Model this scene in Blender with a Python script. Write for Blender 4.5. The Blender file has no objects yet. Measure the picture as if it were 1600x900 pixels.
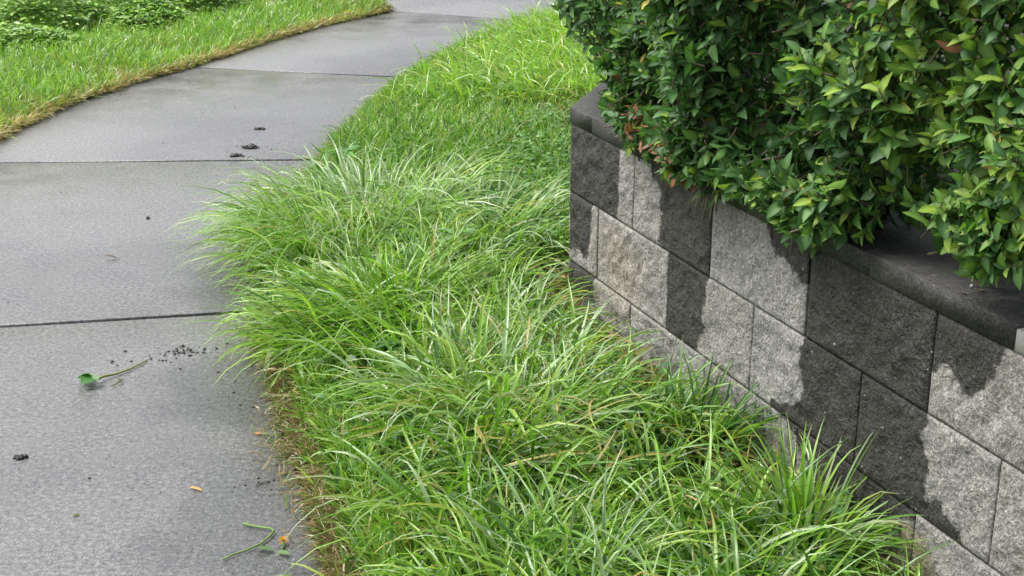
import bpy, math
import numpy as np
from mathutils import Vector, Matrix

rng = np.random.default_rng(7)
scene = bpy.context.scene
C = scene.collection

# ------------------------------------------------------------------ camera
cam_d = bpy.data.cameras.new('camera')
cam = bpy.data.objects.new('camera', cam_d); C.objects.link(cam)
cam.location = (0, 0, 1.40)
cam.rotation_euler = (math.radians(90 - 19.339), 0, 0)
cam_d.sensor_width = 36; cam_d.lens = 49.365
cam_d.clip_start = 0.05; cam_d.clip_end = 3000
scene.camera = cam

# ------------------------------------------------------------------ light
SUN_EL, SUN_AZ = math.radians(58), math.radians(-75)      # azimuth from +Y, clockwise seen from above
w = bpy.data.worlds.new('World'); scene.world = w; w.use_nodes = True
nt = w.node_tree; nt.nodes.clear()
sky = nt.nodes.new('ShaderNodeTexSky'); sky.sky_type = 'NISHITA'; sky.sun_disc = False
sky.sun_elevation = SUN_EL; sky.sun_rotation = SUN_AZ
sky.air_density = 1.0; sky.dust_density = 6.0; sky.ozone_density = 1.0; sky.altitude = 0
hs = nt.nodes.new('ShaderNodeHueSaturation'); hs.inputs['Saturation'].default_value = 0.38   # cloud cover greys the sky
bg = nt.nodes.new('ShaderNodeBackground'); bg.inputs['Strength'].default_value = 0.13
wo = nt.nodes.new('ShaderNodeOutputWorld')
nt.links.new(sky.outputs[0], hs.inputs['Color']); nt.links.new(hs.outputs[0], bg.inputs['Color'])
nt.links.new(bg.outputs[0], wo.inputs['Surface'])
sun_d = bpy.data.lights.new('sun', 'SUN'); sun_d.energy = 1.3; sun_d.angle = math.radians(24)
sun_d.color = (1.0, 0.97, 0.92)
sun = bpy.data.objects.new('sun', sun_d); C.objects.link(sun)
sd = Vector((math.sin(SUN_AZ)*math.cos(SUN_EL), math.cos(SUN_AZ)*math.cos(SUN_EL), math.sin(SUN_EL)))
sun.rotation_euler = sd.to_track_quat('Z', 'Y').to_euler()
scene.view_settings.view_transform = 'Standard'; scene.view_settings.look = 'None'
scene.view_settings.gamma = 1.0; scene.view_settings.exposure = 1.12
scene.view_settings.use_curve_mapping = False

# ------------------------------------------------------------------ helpers
def tag(o, label=None, cat=None, group=None, kind=None):
    if label: o['label'] = label
    if cat: o['category'] = cat
    if group: o['group'] = group
    if kind: o['kind'] = kind
    return o

def mesh_np(name, verts, faces, mat=None, smooth=False, attrs=None, uvs=None):
    """faces: (F,k) int array or list of int lists"""
    me = bpy.data.meshes.new(name)
    verts = np.asarray(verts, np.float32).reshape(-1, 3)
    if isinstance(faces, np.ndarray):
        k = faces.shape[1]; F = len(faces); flat = faces.astype(np.int32).ravel()
        starts = np.arange(0, F*k, k, dtype=np.int32)
    else:
        F = len(faces); lens = np.array([len(f) for f in faces], np.int32)
        flat = np.array([i for f in faces for i in f], np.int32)
        starts = np.concatenate([[0], np.cumsum(lens)[:-1]]).astype(np.int32)
    me.vertices.add(len(verts)); me.vertices.foreach_set('co', verts.ravel())
    me.loops.add(len(flat)); me.loops.foreach_set('vertex_index', flat)
    me.polygons.add(F); me.polygons.foreach_set('loop_start', starts)
    if smooth is not False:
        sm = np.full(F, True) if smooth is True else np.asarray(smooth, bool)
        me.polygons.foreach_set('use_smooth', sm)
    for an, (typ, arr) in (attrs or {}).items():
        a = me.attributes.new(an, typ, 'POINT')
        if typ == 'FLOAT_COLOR':
            arr = np.asarray(arr, np.float32)
            if arr.shape[1] == 3: arr = np.hstack([arr, np.ones((len(arr), 1), np.float32)])
            a.data.foreach_set('color', arr.ravel())
        else:
            a.data.foreach_set('value', np.asarray(arr, np.float32).ravel())
    me.update(calc_edges=True); me.validate()
    if mat: me.materials.append(mat)
    return me

def link(name, me, parent=None, loc=None, mw=None):
    o = bpy.data.objects.new(name, me); C.objects.link(o)
    if parent: o.parent = parent
    if loc is not None: o.location = loc
    if mw is not None: o.matrix_world = mw
    return o

def empty(name, loc):
    o = bpy.data.objects.new(name, None); C.objects.link(o); o.location = loc
    o.empty_display_size = 0.05
    return o

TAB = np.random.default_rng(99).random((256, 256))
def vn(x, y, sc, seed=0):
    x = np.asarray(x, float)*sc + seed*17.31; y = np.asarray(y, float)*sc + seed*7.77
    ix = np.floor(x).astype(int); iy = np.floor(y).astype(int)
    fx = x-ix; fy = y-iy; fx = fx*fx*(3-2*fx); fy = fy*fy*(3-2*fy)
    a = TAB[ix & 255, iy & 255]; b = TAB[(ix+1) & 255, iy & 255]
    c = TAB[ix & 255, (iy+1) & 255]; d = TAB[(ix+1) & 255, (iy+1) & 255]
    return (a*(1-fx)+b*fx)*(1-fy)+(c*(1-fx)+d*fx)*fy
def fbm(x, y, sc, oct=4, seed=0):
    r = 0; a = 1; t = 0
    for i in range(oct):
        r = r+a*vn(x, y, sc*2**i, seed+i*3); t += a; a *= .5
    return r/t

def poly_sd(px, py, poly):
    """signed distance, positive inside"""
    P = np.asarray(poly, float); Q = np.roll(P, -1, 0)
    dmin = np.full(px.shape, 1e9); inside = np.zeros(px.shape, bool)
    for (x0, y0), (x1, y1) in zip(P, Q):
        ex, ey = x1-x0, y1-y0; L = ex*ex+ey*ey+1e-12
        t = np.clip(((px-x0)*ex+(py-y0)*ey)/L, 0, 1)
        dmin = np.minimum(dmin, np.hypot(px-x0-t*ex, py-y0-t*ey))
        cr = ((y0 > py) != (y1 > py)) & (px < (x1-x0)*(py-y0)/((y1-y0) if y1 != y0 else 1e-9)+x0)
        inside ^= cr
    return np.where(inside, dmin, -dmin)

# ------------------------------------------------------------------ node materials
class NM:
    def __init__(s, name):
        s.m = bpy.data.materials.new(name); s.m.use_nodes = True
        s.t = s.m.node_tree; s.n = s.t.nodes; s.n.clear()
        s.out = s.n.new('ShaderNodeOutputMaterial')
    def node(s, typ, ins=None, **kw):
        nd = s.n.new(typ)
        for k, v in kw.items(): setattr(nd, k, v)
        for k, v in (ins or {}).items():
            if isinstance(v, bpy.types.NodeSocket): s.t.links.new(v, nd.inputs[k])
            else: nd.inputs[k].default_value = v
        return nd
    def coord(s, which='Object'): return s.node('ShaderNodeTexCoord').outputs[which]
    def pos(s): return s.node('ShaderNodeNewGeometry').outputs['Position']
    def noise(s, vec, scale, detail=4, rough=.55): return s.node('ShaderNodeTexNoise', {'Vector': vec, 'Scale': scale, 'Detail': detail, 'Roughness': rough}).outputs['Fac']
    def vor(s, vec, scale, out='Distance'): return s.node('ShaderNodeTexVoronoi', {'Vector': vec, 'Scale': scale}).outputs[out]
    def ramp(s, fac, stops):
        r = s.node('ShaderNodeValToRGB', {'Fac': fac}); e = r.color_ramp.elements
        while len(e) < len(stops): e.new(.5)
        for i, (p, c) in enumerate(stops):
            e[i].position = p; e[i].color = (*c, 1) if len(c) == 3 else c
        return r.outputs['Color']
    def rng(s, v, a, b, c, d, smooth=False):
        nd = s.node('ShaderNodeMapRange', {'Value': v, 'From Min': a, 'From Max': b, 'To Min': c, 'To Max': d})
        if smooth: nd.interpolation_type = 'SMOOTHSTEP'
        return nd.outputs['Result']
    def math(s, op, a, b=0.0, c=0.0):
        nd = s.node('ShaderNodeMath', operation=op)
        for i, v in enumerate((a, b, c)):
            if isinstance(v, bpy.types.NodeSocket): s.t.links.new(v, nd.inputs[i])
            else: nd.inputs[i].default_value = v
        return nd.outputs[0]
    def mix(s, f, a, b, blend='MIX'):
        nd = s.node('ShaderNodeMix', data_type='RGBA', blend_type=blend)
        for i, v in ((0, f), (6, a), (7, b)):
            if isinstance(v, bpy.types.NodeSocket): s.t.links.new(v, nd.inputs[i])
            else: nd.inputs[i].default_value = (*v, 1) if isinstance(v, tuple) and len(v) == 3 else v
        return nd.outputs[2]
    def attr(s, name): return s.node('ShaderNodeAttribute', attribute_name=name)
    def bump(s, hgt, strength, dist): return s.node('ShaderNodeBump', {'Height': hgt, 'Strength': strength, 'Distance': dist}).outputs['Normal']
    def pbsdf(s, **ins):
        return s.node('ShaderNodeBsdfPrincipled', {k.replace('_', ' '): v for k, v in ins.items()})
    def finish(s, sh):
        s.t.links.new(sh if isinstance(sh, bpy.types.NodeSocket) else sh.outputs[0], s.out.inputs['Surface']); return s.m

def mat_concrete():
    m = NM('wet_concrete'); p = m.pos()
    big = m.noise(p, .9, 4); mid = m.noise(p, 6, 5); fine = m.noise(p, 88, 2, .6); fine2 = m.noise(p, 260, 2, .6)
    st = m.node('ShaderNodeVectorMath', {0: p, 1: (14, 60, 1)}, operation='MULTIPLY').outputs[0]
    streak = m.noise(st, 1.0, 3, .6)
    f = m.math('ADD', m.math('MULTIPLY', fine, .42), m.math('ADD', m.math('MULTIPLY', fine2, .50), m.math('MULTIPLY', streak, .08)))
    col = m.ramp(f, [(.37, (.052, .0525, .054)), (.46, (.122, .1225, .124)), (.54, (.182, .182, .183)), (.65, (.33, .329, .324))])
    pits = m.rng(m.noise(p, 75, 2), .62, .70, 0, 1)
    col = m.mix(m.math('MULTIPLY', pits, .6), col, (.03, .03, .03))
    damp = m.rng(big, .40, .62, 0, 1, True)
    col = m.mix(m.math('MULTIPLY', damp, .42), col, m.mix(1.0, col, (.42, .43, .45), 'MULTIPLY'))
    col = m.mix(m.rng(mid, .35, .65, 0, .22), col, (.17, .167, .16))
    for c, r in (((-.42, 2.55, 0), .42), ((-.62, 3.25, 0), .34), ((-.78, 4.0, 0), .3), ((-.25, 2.0, 0), .5)):     # soaked concrete along the turf
        dd = m.node('ShaderNodeVectorMath', {0: p, 1: c}, operation='DISTANCE').outputs['Value']
        dd = m.math('ADD', dd, m.math('MULTIPLY', m.math('SUBTRACT', m.noise(p, 5, 5, .65), .5), .5))
        col = m.mix(m.rng(dd, r*.55, r, .5, 0, True), col, m.mix(1.0, col, (.40, .41, .43), 'MULTIPLY'))
    cell = m.node('ShaderNodeTexVoronoi', {'Vector': p, 'Scale': 85})
    spark = m.math('MULTIPLY', m.rng(cell.outputs['Distance'], .08, .16, 1, 0), m.math('GREATER_THAN', m.node('ShaderNodeSeparateColor', {0: cell.outputs['Color']}).outputs[0], .82))
    col = m.mix(m.math('MULTIPLY', spark, .7), col, (.5, .49, .46))
    rough = m.rng(m.math('ADD', m.math('MULTIPLY', mid, .55), m.math('MULTIPLY', big, .45)), .36, .64, .11, .34)
    h = m.math('ADD', m.math('MULTIPLY', fine, .8), m.math('MULTIPLY', fine2, .5))
    nrm = m.bump(h, .6, .0032)
    return m.finish(m.pbsdf(Base_Color=col, Roughness=rough, Normal=nrm, Specular_IOR_Level=.5))

def mat_block():
    m = NM('split_face_block'); p = m.pos()
    wet = m.attr('wet').outputs['Fac']; tint = m.attr('tint').outputs['Fac']; moss = m.attr('moss').outputs['Fac']
    n1 = m.noise(p, 60, 4, .65); n2 = m.noise(p, 12, 3); n3 = m.noise(p, 160, 2, .65)
    g = m.math('ADD', m.math('MULTIPLY', n1, .32), m.math('MULTIPLY', n3, .68))
    dry = m.ramp(g, [(.36, (.145, .143, .138)), (.47, (.238, .235, .227)), (.55, (.31, .306, .296)), (.65, (.45, .445, .43))])
    dry = m.mix(.8, dry, m.ramp(n2, [(.3, (.40, .40, .40)), (.7, (.58, .575, .56))]), 'OVERLAY')
    dry = m.mix(tint, dry, m.mix(1.0, dry, (1.12, .98, .74), 'MULTIPLY'))
    wetc = m.ramp(g, [(.36, (.012, .0113, .0103)), (.47, (.027, .0256, .0232)), (.55, (.043, .041, .037)), (.67, (.088, .085, .078))])
    edge = m.math('ADD', wet, m.math('MULTIPLY', m.math('SUBTRACT', m.noise(p, 34, 5, .7), .5), .06))
    wm = m.rng(edge, -.004, .006, 0, 1, True)
    col = m.mix(wm, dry, wetc)
    mo = m.rng(m.math('ADD', moss, m.math('MULTIPLY', m.math('SUBTRACT', m.noise(p, 40, 5, .7), .5), 1.2)), .35, .8, 0, .8)
    col = m.mix(mo, col, m.ramp(n1, [(.3, (.10, .085, .045)), (.55, (.26, .23, .13)), (.75, (.42, .40, .29))]))
    vo = m.node('ShaderNodeTexVoronoi', {'Vector': p, 'Scale': 46})
    spk = m.math('MULTIPLY', m.rng(vo.outputs['Distance'], .05, .11, 1, 0), m.math('GREATER_THAN', m.node('ShaderNodeSeparateColor', {0: vo.outputs['Color']}).outputs[0], .86))
    col = m.mix(m.math('MULTIPLY', spk, .85), col, (.68, .67, .63))
    h = m.math('ADD', m.noise(p, 70, 5, .7), m.math('MULTIPLY', n3, .35))
    nrm = m.bump(h, 1.0, .013)
    rough = m.rng(wm, 0, 1, .92, .52)
    return m.finish(m.pbsdf(Base_Color=col, Roughness=rough, Normal=nrm, Specular_IOR_Level=.4))

def mat_cap():
    m = NM('dark_cap_stone'); p = m.pos()
    n1 = m.noise(p, 40, 5, .6); n2 = m.noise(p, 6, 3)
    col = m.ramp(m.math('ADD', m.math('MULTIPLY', n1, .6), m.math('MULTIPLY', n2, .4)), [(.38, (.011, .011, .011)), (.52, (.026, .0255, .025)), (.66, (.06, .059, .056))])
    spk = m.rng(m.vor(p, 34), 0, .10, 1, 0)
    col = m.mix(m.math('MULTIPLY', spk, .6), col, (.4, .4, .38))
    g2 = m.noise(p, 170, 2, .6); col = m.mix(m.rng(g2, .4, .62, 0, .55), col, (.085, .083, .078))
    nrm = m.bump(m.noise(p, 120, 4, .7), .8, .004)
    return m.finish(m.pbsdf(Base_Color=col, Roughness=m.rng(n2, .3, .7, .42, .7), Normal=nrm))

def mat_soil(name, c0, c1, c2):
    m = NM(name); p = m.pos()
    n = m.math('ADD', m.math('MULTIPLY', m.noise(p, 30, 6, .7), .6), m.math('MULTIPLY', m.noise(p, 4, 3), .4))
    col = m.ramp(n, [(.34, c0), (.5, c1), (.66, c2)])
    return m.finish(m.pbsdf(Base_Color=col, Roughness=.85, Normal=m.bump(m.noise(p, 90, 5, .7), .9, .01)))

def mat_plant(name, rough=.42, trans=.35, spec=.45, bumpy=False):
    m = NM(name); a = m.attr('col').outputs['Color']
    kw = {}
    p = m.pos()
    v = m.noise(p, 60 if not bumpy else 25, 3)
    a2 = m.mix(m.rng(v, .35, .7, 0, .35), a, m.mix(1.0, a, (.62, .66, .5), 'MULTIPLY'))
    b = m.pbsdf(Base_Color=a2, Roughness=rough, Specular_IOR_Level=spec)
    t = m.node('ShaderNodeBsdfTranslucent', {'Color': m.mix(1.0, a2, (1.1, 1.25, .6), 'MULTIPLY')})
    mx = m.node('ShaderNodeMixShader', {0: trans, 1: b.outputs[0], 2: t.outputs[0]})
    return m.finish(mx)

def mat_simple(name, c, rough=.6, var=.3, sc=60):
    m = NM(name); p = m.pos()
    col = m.mix(m.noise(p, sc, 4), tuple(x*(1-var) for x in c), tuple(min(1, x*(1+var)) for x in c))
    return m.finish(m.pbsdf(Base_Color=col, Roughness=rough, Normal=m.bump(m.noise(p, sc*2, 4), .4, .003)))

M_conc = mat_concrete(); M_block = mat_block(); M_cap = mat_cap()
M_soil = mat_soil('thatch_and_soil', (.022, .016, .009), (.06, .045, .02), (.16, .12, .05))
M_bed = mat_soil('dark_garden_soil', (.008, .007, .006), (.018, .015, .012), (.04, .034, .026))
M_grnd = mat_soil('grassy_ground', (.03, .045, .012), (.05, .085, .02), (.09, .13, .035))
M_grass = mat_plant('grass_blade', .30, .40, .62)
M_leaf = mat_plant('hedge_leaf', .52, .32, .38, True)
M_weed = mat_plant('weed_leaf', .45, .3)
M_dew = None
def mat_dew():
    m = NM('water_drop')
    return m.finish(m.pbsdf(Base_Color=(.93, .97, .95, 1), Roughness=.12, IOR=1.33, Transmission_Weight=.5))  # whitish, half-clear body colour stands in for sky glint on clear water
M_dew = mat_dew()
M_road = mat_simple('wet_asphalt', (.075, .077, .082), .28, .25, 120)
M_kerb = mat_simple('kerb_concrete', (.33, .33, .32), .5, .2, 60)
M_twig = mat_simple('brown_bark', (.10, .07, .045), .7, .4, 90)
M_dirt = mat_simple('dark_mud', (.022, .017, .013), .5, .4, 150)

# ------------------------------------------------------------------ layout (metres; x right, y forward)
RE = np.array([(.42, -.8), (.22, .2), (-.02, 1.2), (-.22, 1.87), (-.353, 2.336), (-.453, 2.703), (-.566, 3.065), (-.658, 3.429), (-.735, 3.79), (-.768, 4.25),
      (-.778, 4.9), (-.758, 5.57), (-.73, 6.0), (-.666, 6.549), (-.538, 7.332), (-.297, 8.133), (0, 8.733), (.25, 9.254)])
LE = np.array([(-1.0, -.8), (-1.22, .2), (-1.5, 1.2), (-1.74, 1.9), (-1.9, 2.5), (-2.03, 3.0), (-2.14, 3.54), (-2.20, 4.2), (-2.22, 4.9), (-2.215, 5.515), (-2.19, 6.1),
      (-2.128, 6.578), (-1.965, 7.124), (-1.746, 7.626), (-1.514, 8.31), (-1.23, 9.039), (-.80, 9.755)])
def edge_x(E, y): return np.interp(y, E[:, 1], E[:, 0])
A = np.array([.160, 3.780, 0.0])
HD = math.radians(-21.16)
Dv = np.array([math.sin(HD), math.cos(HD), 0]); Tv = -Dv                 # Tv runs along the wall towards the viewer
Nv = np.array([-Dv[1], Dv[0], 0])                                        # out of the wall face
RH = math.radians(17.6)
Rv = np.array([math.sin(RH), math.cos(RH), 0]); RN = np.array([-Rv[1], Rv[0], 0])
def W(s, o, z): return A + Tv*s + Nv*o + np.array([0, 0, z])
def wall_x(y):
    y = np.asarray(y, float)
    return np.where(y < A[1], A[0]+(A[1]-y)*(.361/.9326), A[0]+(y-A[1])*math.tan(RH))

# ------------------------------------------------------------------ ground, road, verge soil
def sheet(name, pts, z, mat, kind='structure'):
    o = link(name, mesh_np(name, [(x, y, z) for x, y in pts], [list(range(len(pts)))], mat)); tag(o, kind=kind); return o
sheet('ground', [(-600, -600), (600, -600), (600, 600), (-600, 600)], -.16, M_grnd)

def prism(name, pts, z0, z1, mat, bevel=0.0, drop=0.0, parent=None):
    """closed prism over a plan polygon (counter-clockwise) with an eased top edge"""
    P = np.asarray(pts, float); n = len(P)
    e = np.roll(P, -1, 0)-P; ln = np.linalg.norm(e, axis=1, keepdims=True); e = e/ln
    nn = np.stack([-e[:, 1], e[:, 0]], 1); n0 = np.roll(nn, 1, 0)
    m = nn+n0; m /= np.maximum(1e-6, (m*nn).sum(1, keepdims=True))
    V = []; F = []
    rings = [(0, z0), (0, z1-drop)] + ([(bevel*.3, z1-drop*.35), (bevel, z1)] if bevel else [])
    for off, z in rings:
        Q = P+m*off; V += [(x, y, z) for x, y in Q]
    for r in range(len(rings)-1):
        for i in range(n):
            j = (i+1) % n; F.append([r*n+i, r*n+j, (r+1)*n+j, (r+1)*n+i])
    F.append(list(range((len(rings)-1)*n, len(rings)*n))); F.append(list(range(n))[::-1])
    return link(name, mesh_np(name, V, F, mat), parent)

# footpath: one slab per bay, open joints between them
path = empty('footpath', (-1.4, 4, 0)); tag(path, kind='structure')
def along(E, ya, yb):
    ys = [ya] + [y for y in E[:, 1] if ya+.02 < y < yb-.02] + [yb]
    return [(float(edge_x(E, y)), y) for y in ys]
joints = [((-.8), (-.8)), (.05, .0), (1.93, 1.84), (3.54, 3.79), (5.515, 5.57), (7.626, 7.332), (9.755, 9.254)]   # (y on left edge, y on right edge)
for k in range(len(joints)-1):
    g = [.012, .004, .0035, .004][k-2] if 2 <= k <= 5 else .004
    g2 = {2: .011, 3: .012, 4: .013, 5: .013}.get(k, .008); g1 = {3: .011, 4: .012, 5: .013}.get(k, .008)
    (la, ra), (lb, rb) = joints[k], joints[k+1]
    R = along(RE, ra+g1, rb-g2); L = along(LE, la+g1, lb-g2)
    o = prism('concrete_slab', R+L[::-1], -.12, 0, M_conc, .003, .003)
    o.parent = path; o.matrix_parent_inverse = Matrix.Translation((1.4, -4, 0))
base = sheet('path_base', [(.3, -.8), (-1.1, -.8), (-2.1, 3), (-2.1, 6.3), (-1.25, 8.95), (-.86, 9.6), (-.72, 9.85), (.33, 9.38), (.18, 9.15), (-.1, 8.6), (-.7, 6), (-.7, 4), (-.1, 1.5)][::-1], -.016, M_bed)
drive = prism('driveway', [(-.79, 9.77), (.25, 9.268), (3.0, 7.98), (6.5, 15.0), (.5, 18.0), (-3.2, 13.9)], -.12, -.007, M_conc, .002, .002)
tag(drive, kind='structure')
sheet('road', [(-40, -30), (-3.62, -30), (-3.62, 40), (-40, 40)], -.13, M_road)
kerb = prism('kerb', [(-3.62, -30), (-3.46, -30), (-3.46, 40), (-3.62, 40)], -.15, -.005, M_kerb, .02, .02); tag(kerb, kind='structure')

def terrain(name, xa, xb, ys, nx, zf, mat):
    V = []; u = np.linspace(0, 1, nx)**1.4
    for y in ys:
        a, b = float(xa(y)), float(xb(y)); x = a+(b-a)*u
        V.append(np.stack([x, np.full(nx, y), zf(x, np.full(nx, y), a, b)], 1))
    V = np.concatenate(V); ny = len(ys)
    i, j = np.meshgrid(np.arange(ny-1), np.arange(nx-1), indexing='ij'); b0 = (i*nx+j).ravel()
    F = np.stack([b0, b0+1, b0+nx+1, b0+nx], 1)
    o = link(name, mesh_np(name, V, F, mat, True)); tag(o, kind='structure'); return o
def lawn_z(x, y, a=None, b=None):
    a = edge_x(RE, y); d = np.clip(x-a, 0, 9)
    return -.05+.055*np.clip(d/.05, 0, 1)+.03*np.clip((d-.05)/.35, 0, 1)+.035*(fbm(x, y, 5, 3, 4)-.5)*np.clip(d/.1, 0, 1)
def verge_z(x, y, a=None, b=None):
    d = np.clip(edge_x(LE, y)-x, 0, 9)
    return -.04+.045*np.clip(d/.06, 0, 1)+.03*np.clip((d-.06)/.4, 0, 1)+.03*(fbm(x, y, 4, 3, 9)-.5)*np.clip(d/.1, 0, 1)
terrain('lawn_soil', lambda y: edge_x(RE, y)+.012, lambda y: wall_x(y)+.08, np.linspace(-.7, 9.24, 260), 40, lawn_z, M_soil)
terrain('verge_soil', lambda y: edge_x(LE, y)-.012, lambda y: -3.455, np.linspace(-.7, 9.74, 200), 34, verge_z, M_soil)
# end of the verge, running on beside the driveway
def drive_x(y): return np.interp(y, [9.74, 13.9], [-.83, -3.22])
terrain('verge_end_soil', lambda y: drive_x(y)-.015, lambda y: -3.455, np.linspace(9.742, 13.6, 60), 30,
        lambda x, y, a, b: -.04+.045*np.clip((a-x)/.06, 0, 1)+.03*np.clip((a-x-.06)/.4, 0, 1), M_soil)

# ------------------------------------------------------------------ retaining wall
STAINS = {   # course: (first s, last s of the blocks that soaked it up, outline in s and z)
 1: [(-1, .4, [(-.06, .60), (.325, .60), (.321, .565), (.317, .506), (.312, .454), (.31, .30), (-.06, .30)]),
     (.4, .8, [(.33, .60), (.38, .575), (.431, .566), (.486, .543), (.498, .525), (.541, .504), (.547, .466), (.545, .30), (.90, .30), (.90, .65), (.33, .65)]),
     (.8, 1.2, [(.93, .65), (.96, .585), (.984, .575), (1.04, .541), (1.051, .51), (1.078, .494), (1.115, .501), (1.147, .479), (1.184, .468), (1.25, .44), (1.3, .65)]),
     (1.2, 1.6, [(1.1, .30), (1.7, .30), (1.7, .65), (1.1, .65)]),
     (1.6, 2.0, [(1.5, .65), (1.79, .65), (1.78, .55), (1.775, .521), (1.758, .48), (1.716, .44), (1.673, .44), (1.639, .469), (1.614, .447), (1.5, .425)])],
 2: [(-1, .19, [(-.06, .40), (.158, .40), (.152, .32), (.144, .286), (.13, .209), (.105, .192), (.073, .207), (-.06, .186)]),
     (.6, 1.0, [(.50, .40), (.801, .40), (.791, .293), (.784, .236), (.792, .222), (.768, .206), (.751, .12), (.735, .05), (.50, .05)]),
     (1.0, 1.8, [(1.2, .40), (1.187, .294), (1.199, .256), (1.213, .241), (1.181, .203), (1.095, .183), (1.06, .08), (1.75, .08), (1.726, .176), (1.706, .191), (1.666, .215), (1.63, .21), (1.622, .264), (1.6, .305), (1.605, .40)])],
 3: [(-1, .4, [(-.06, .20), (.175, .20), (.178, .08), (.122, .085), (.079, .054), (.034, .065), (-.06, .023)]),
     (.8, 1.2, [(1.08, .20), (1.12, .155), (1.189, .143), (1.215, .118), (1.3, .2)]),
     (1.2, 1.6, [(1.08, .20), (1.199, .118), (1.247, .104), (1.268, .055), (1.30, -.08), (1.43, -.05), (1.439, .011), (1.477, .048), (1.523, .083), (1.528, .118), (1.60, .14), (1.64, .22)])],
}
wall = empty('retaining_wall', A)
tag(wall, 'grey split-face concrete block retaining wall with dark wet stains and dark cap', 'wall')
def wall_block(name, org, tv, nv, s0, s1, z0, z1, course, depth, bs0, bs1, seed, main=True, stains=()):
    nu = max(3, int((s1-s0)/.006)); nvv = int((z1-z0)/.006)
    s = np.linspace(s0, s1, nu+1); z = np.linspace(z0, z1, nvv+1)
    S, Z = np.meshgrid(s, z, indexing='ij')
    de = np.minimum(np.minimum(S-s0, s1-S), np.minimum(Z-z0, z1-Z))
    sx = S+seed*3.7
    rel = .009*(fbm(sx, Z, 9, 3, seed)-.5)+.017*(fbm(sx, Z, 34, 4, seed+2)-.5)
    rel = rel+(((seed*7919) % 13)/13-.5)*.004
    rel = rel*np.clip(de/.016, .1, 1)-.0028*(1-np.clip(de/.009, 0, 1))**1.5
    P = org[None, None, :]+tv*S[..., None]+nv*rel[..., None]; P[..., 2] = Z
    V = P.reshape(-1, 3); N = len(V); w_ = nvv+1
    i, j = np.meshgrid(np.arange(nu), np.arange(nvv), indexing='ij'); b0 = (i*w_+j).ravel()
    F = np.stack([b0, b0+w_, b0+w_+1, b0+1], 1).tolist()
    per = [k*w_ for k in range(nu+1)]+[nu*w_+k for k in range(1, w_)]+[k*w_+nvv for k in range(nu-1, -1, -1)]+[k for k in range(nvv-1, 0, -1)]
    idx = np.array(per); fs = (S.reshape(-1)[idx]-s0)/(s1-s0)
    BV = org[None, :]+tv*(bs0+(bs1-bs0)*fs)[:, None]-nv*depth; BV[:, 2] = Z.reshape(-1)[idx]
    n = len(per); side = [[per[(k+1) % n], per[k], N+k, N+(k+1) % n] for k in range(n)]
    F2 = F+side+[[N+k for k in range(n)][::-1]]
    smooth = [True]*len(F)+[False]*(n+1)
    wet = np.full(S.shape, -.2); moss = np.zeros(S.shape); tint = np.full(S.shape, .18*((seed*37) % 11)/11)
    if main:
        for sa, sb, poly in STAINS[course]:
            if sa-.01 < (s0+s1)/2 < sb+.01: wet = np.maximum(wet, poly_sd(S, Z, poly))
        low = np.clip(1-(Z-.02)/.12, 0, 1)
        moss = low*.5+.75*np.exp(-((S-1.60)/.075)**2-((Z-.08)/.07)**2)+.35*np.exp(-((S-.19)/.08)**2-((Z-.13)/.05)**2)
        tint = tint+.55*np.exp(-((S-.33)/.14)**2-((Z-.25)/.1)**2)
    else: wet = wet+.25*(fbm(S, Z, 3, 2, seed) > .5)
    full = lambda a: np.concatenate([a.reshape(-1), a.reshape(-1)[idx]])
    V = np.vstack([V, BV])-A
    return link(name, mesh_np(name, V, F2, M_block, smooth, {'wet': ('FLOAT', full(wet)), 'moss': ('FLOAT', full(moss)), 'tint': ('FLOAT', full(tint))}), wall)
# inner mitre point of the corner for a given depth, as (s on main wall, r on return wall)
def mitre(d):
    # A + Tv*s - Nv*d == A + Rv*r - RN*d
    m = np.array([[Tv[0], -Rv[0]], [Tv[1], -Rv[1]]]); b = (Nv-RN)[:2]*d
    return np.linalg.solve(m, b)
G = .0016
seed = 0
courses = {1: (.36, .5545, 0.0), 2: (.16, .36, .2), 3: (-.06, .16, 0.0)}
for c, (z0, z1, off) in courses.items():
    ms, mr = mitre(.2)
    cuts = [0.0]+([.19] if off else [])+[off+.4*k for k in range(1, 8) if off+.4*k > .25]
    for a, b in zip(cuts[:-1], cuts[1:]):
        seed += 1
        gg = {(1, 1.2): .004, (2, 1.6): .004, (2, 0.19): .003}
        ga = gg.get((c, round(a, 2)), G if (seed % 2) else .0009); gb = gg.get((c, round(b, 2)), G)
        wall_block('block', A, Tv, Nv, a+(ga if a > 0 else .0), b-gb, z0+.0014, z1-.0014, c, .2, (ms+.001 if a == 0 else a+ga), b-gb, seed)
    cuts = [0.0]+[.2*(c == 2)+.4*k+.2 for k in range(0, 11)]
    for a, b in zip(cuts[:-1], cuts[1:]):
        seed += 1
        # on the return the tangent runs away, so build from far to near to keep the faces outward
        wall_block('block', A, -Rv, RN, -b+G, -a-(G if a > 0 else 0), z0+.0014, z1-.0014, c, .2, -b+G, (-mr-.001 if a == 0 else -a-G), seed, False)
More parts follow.
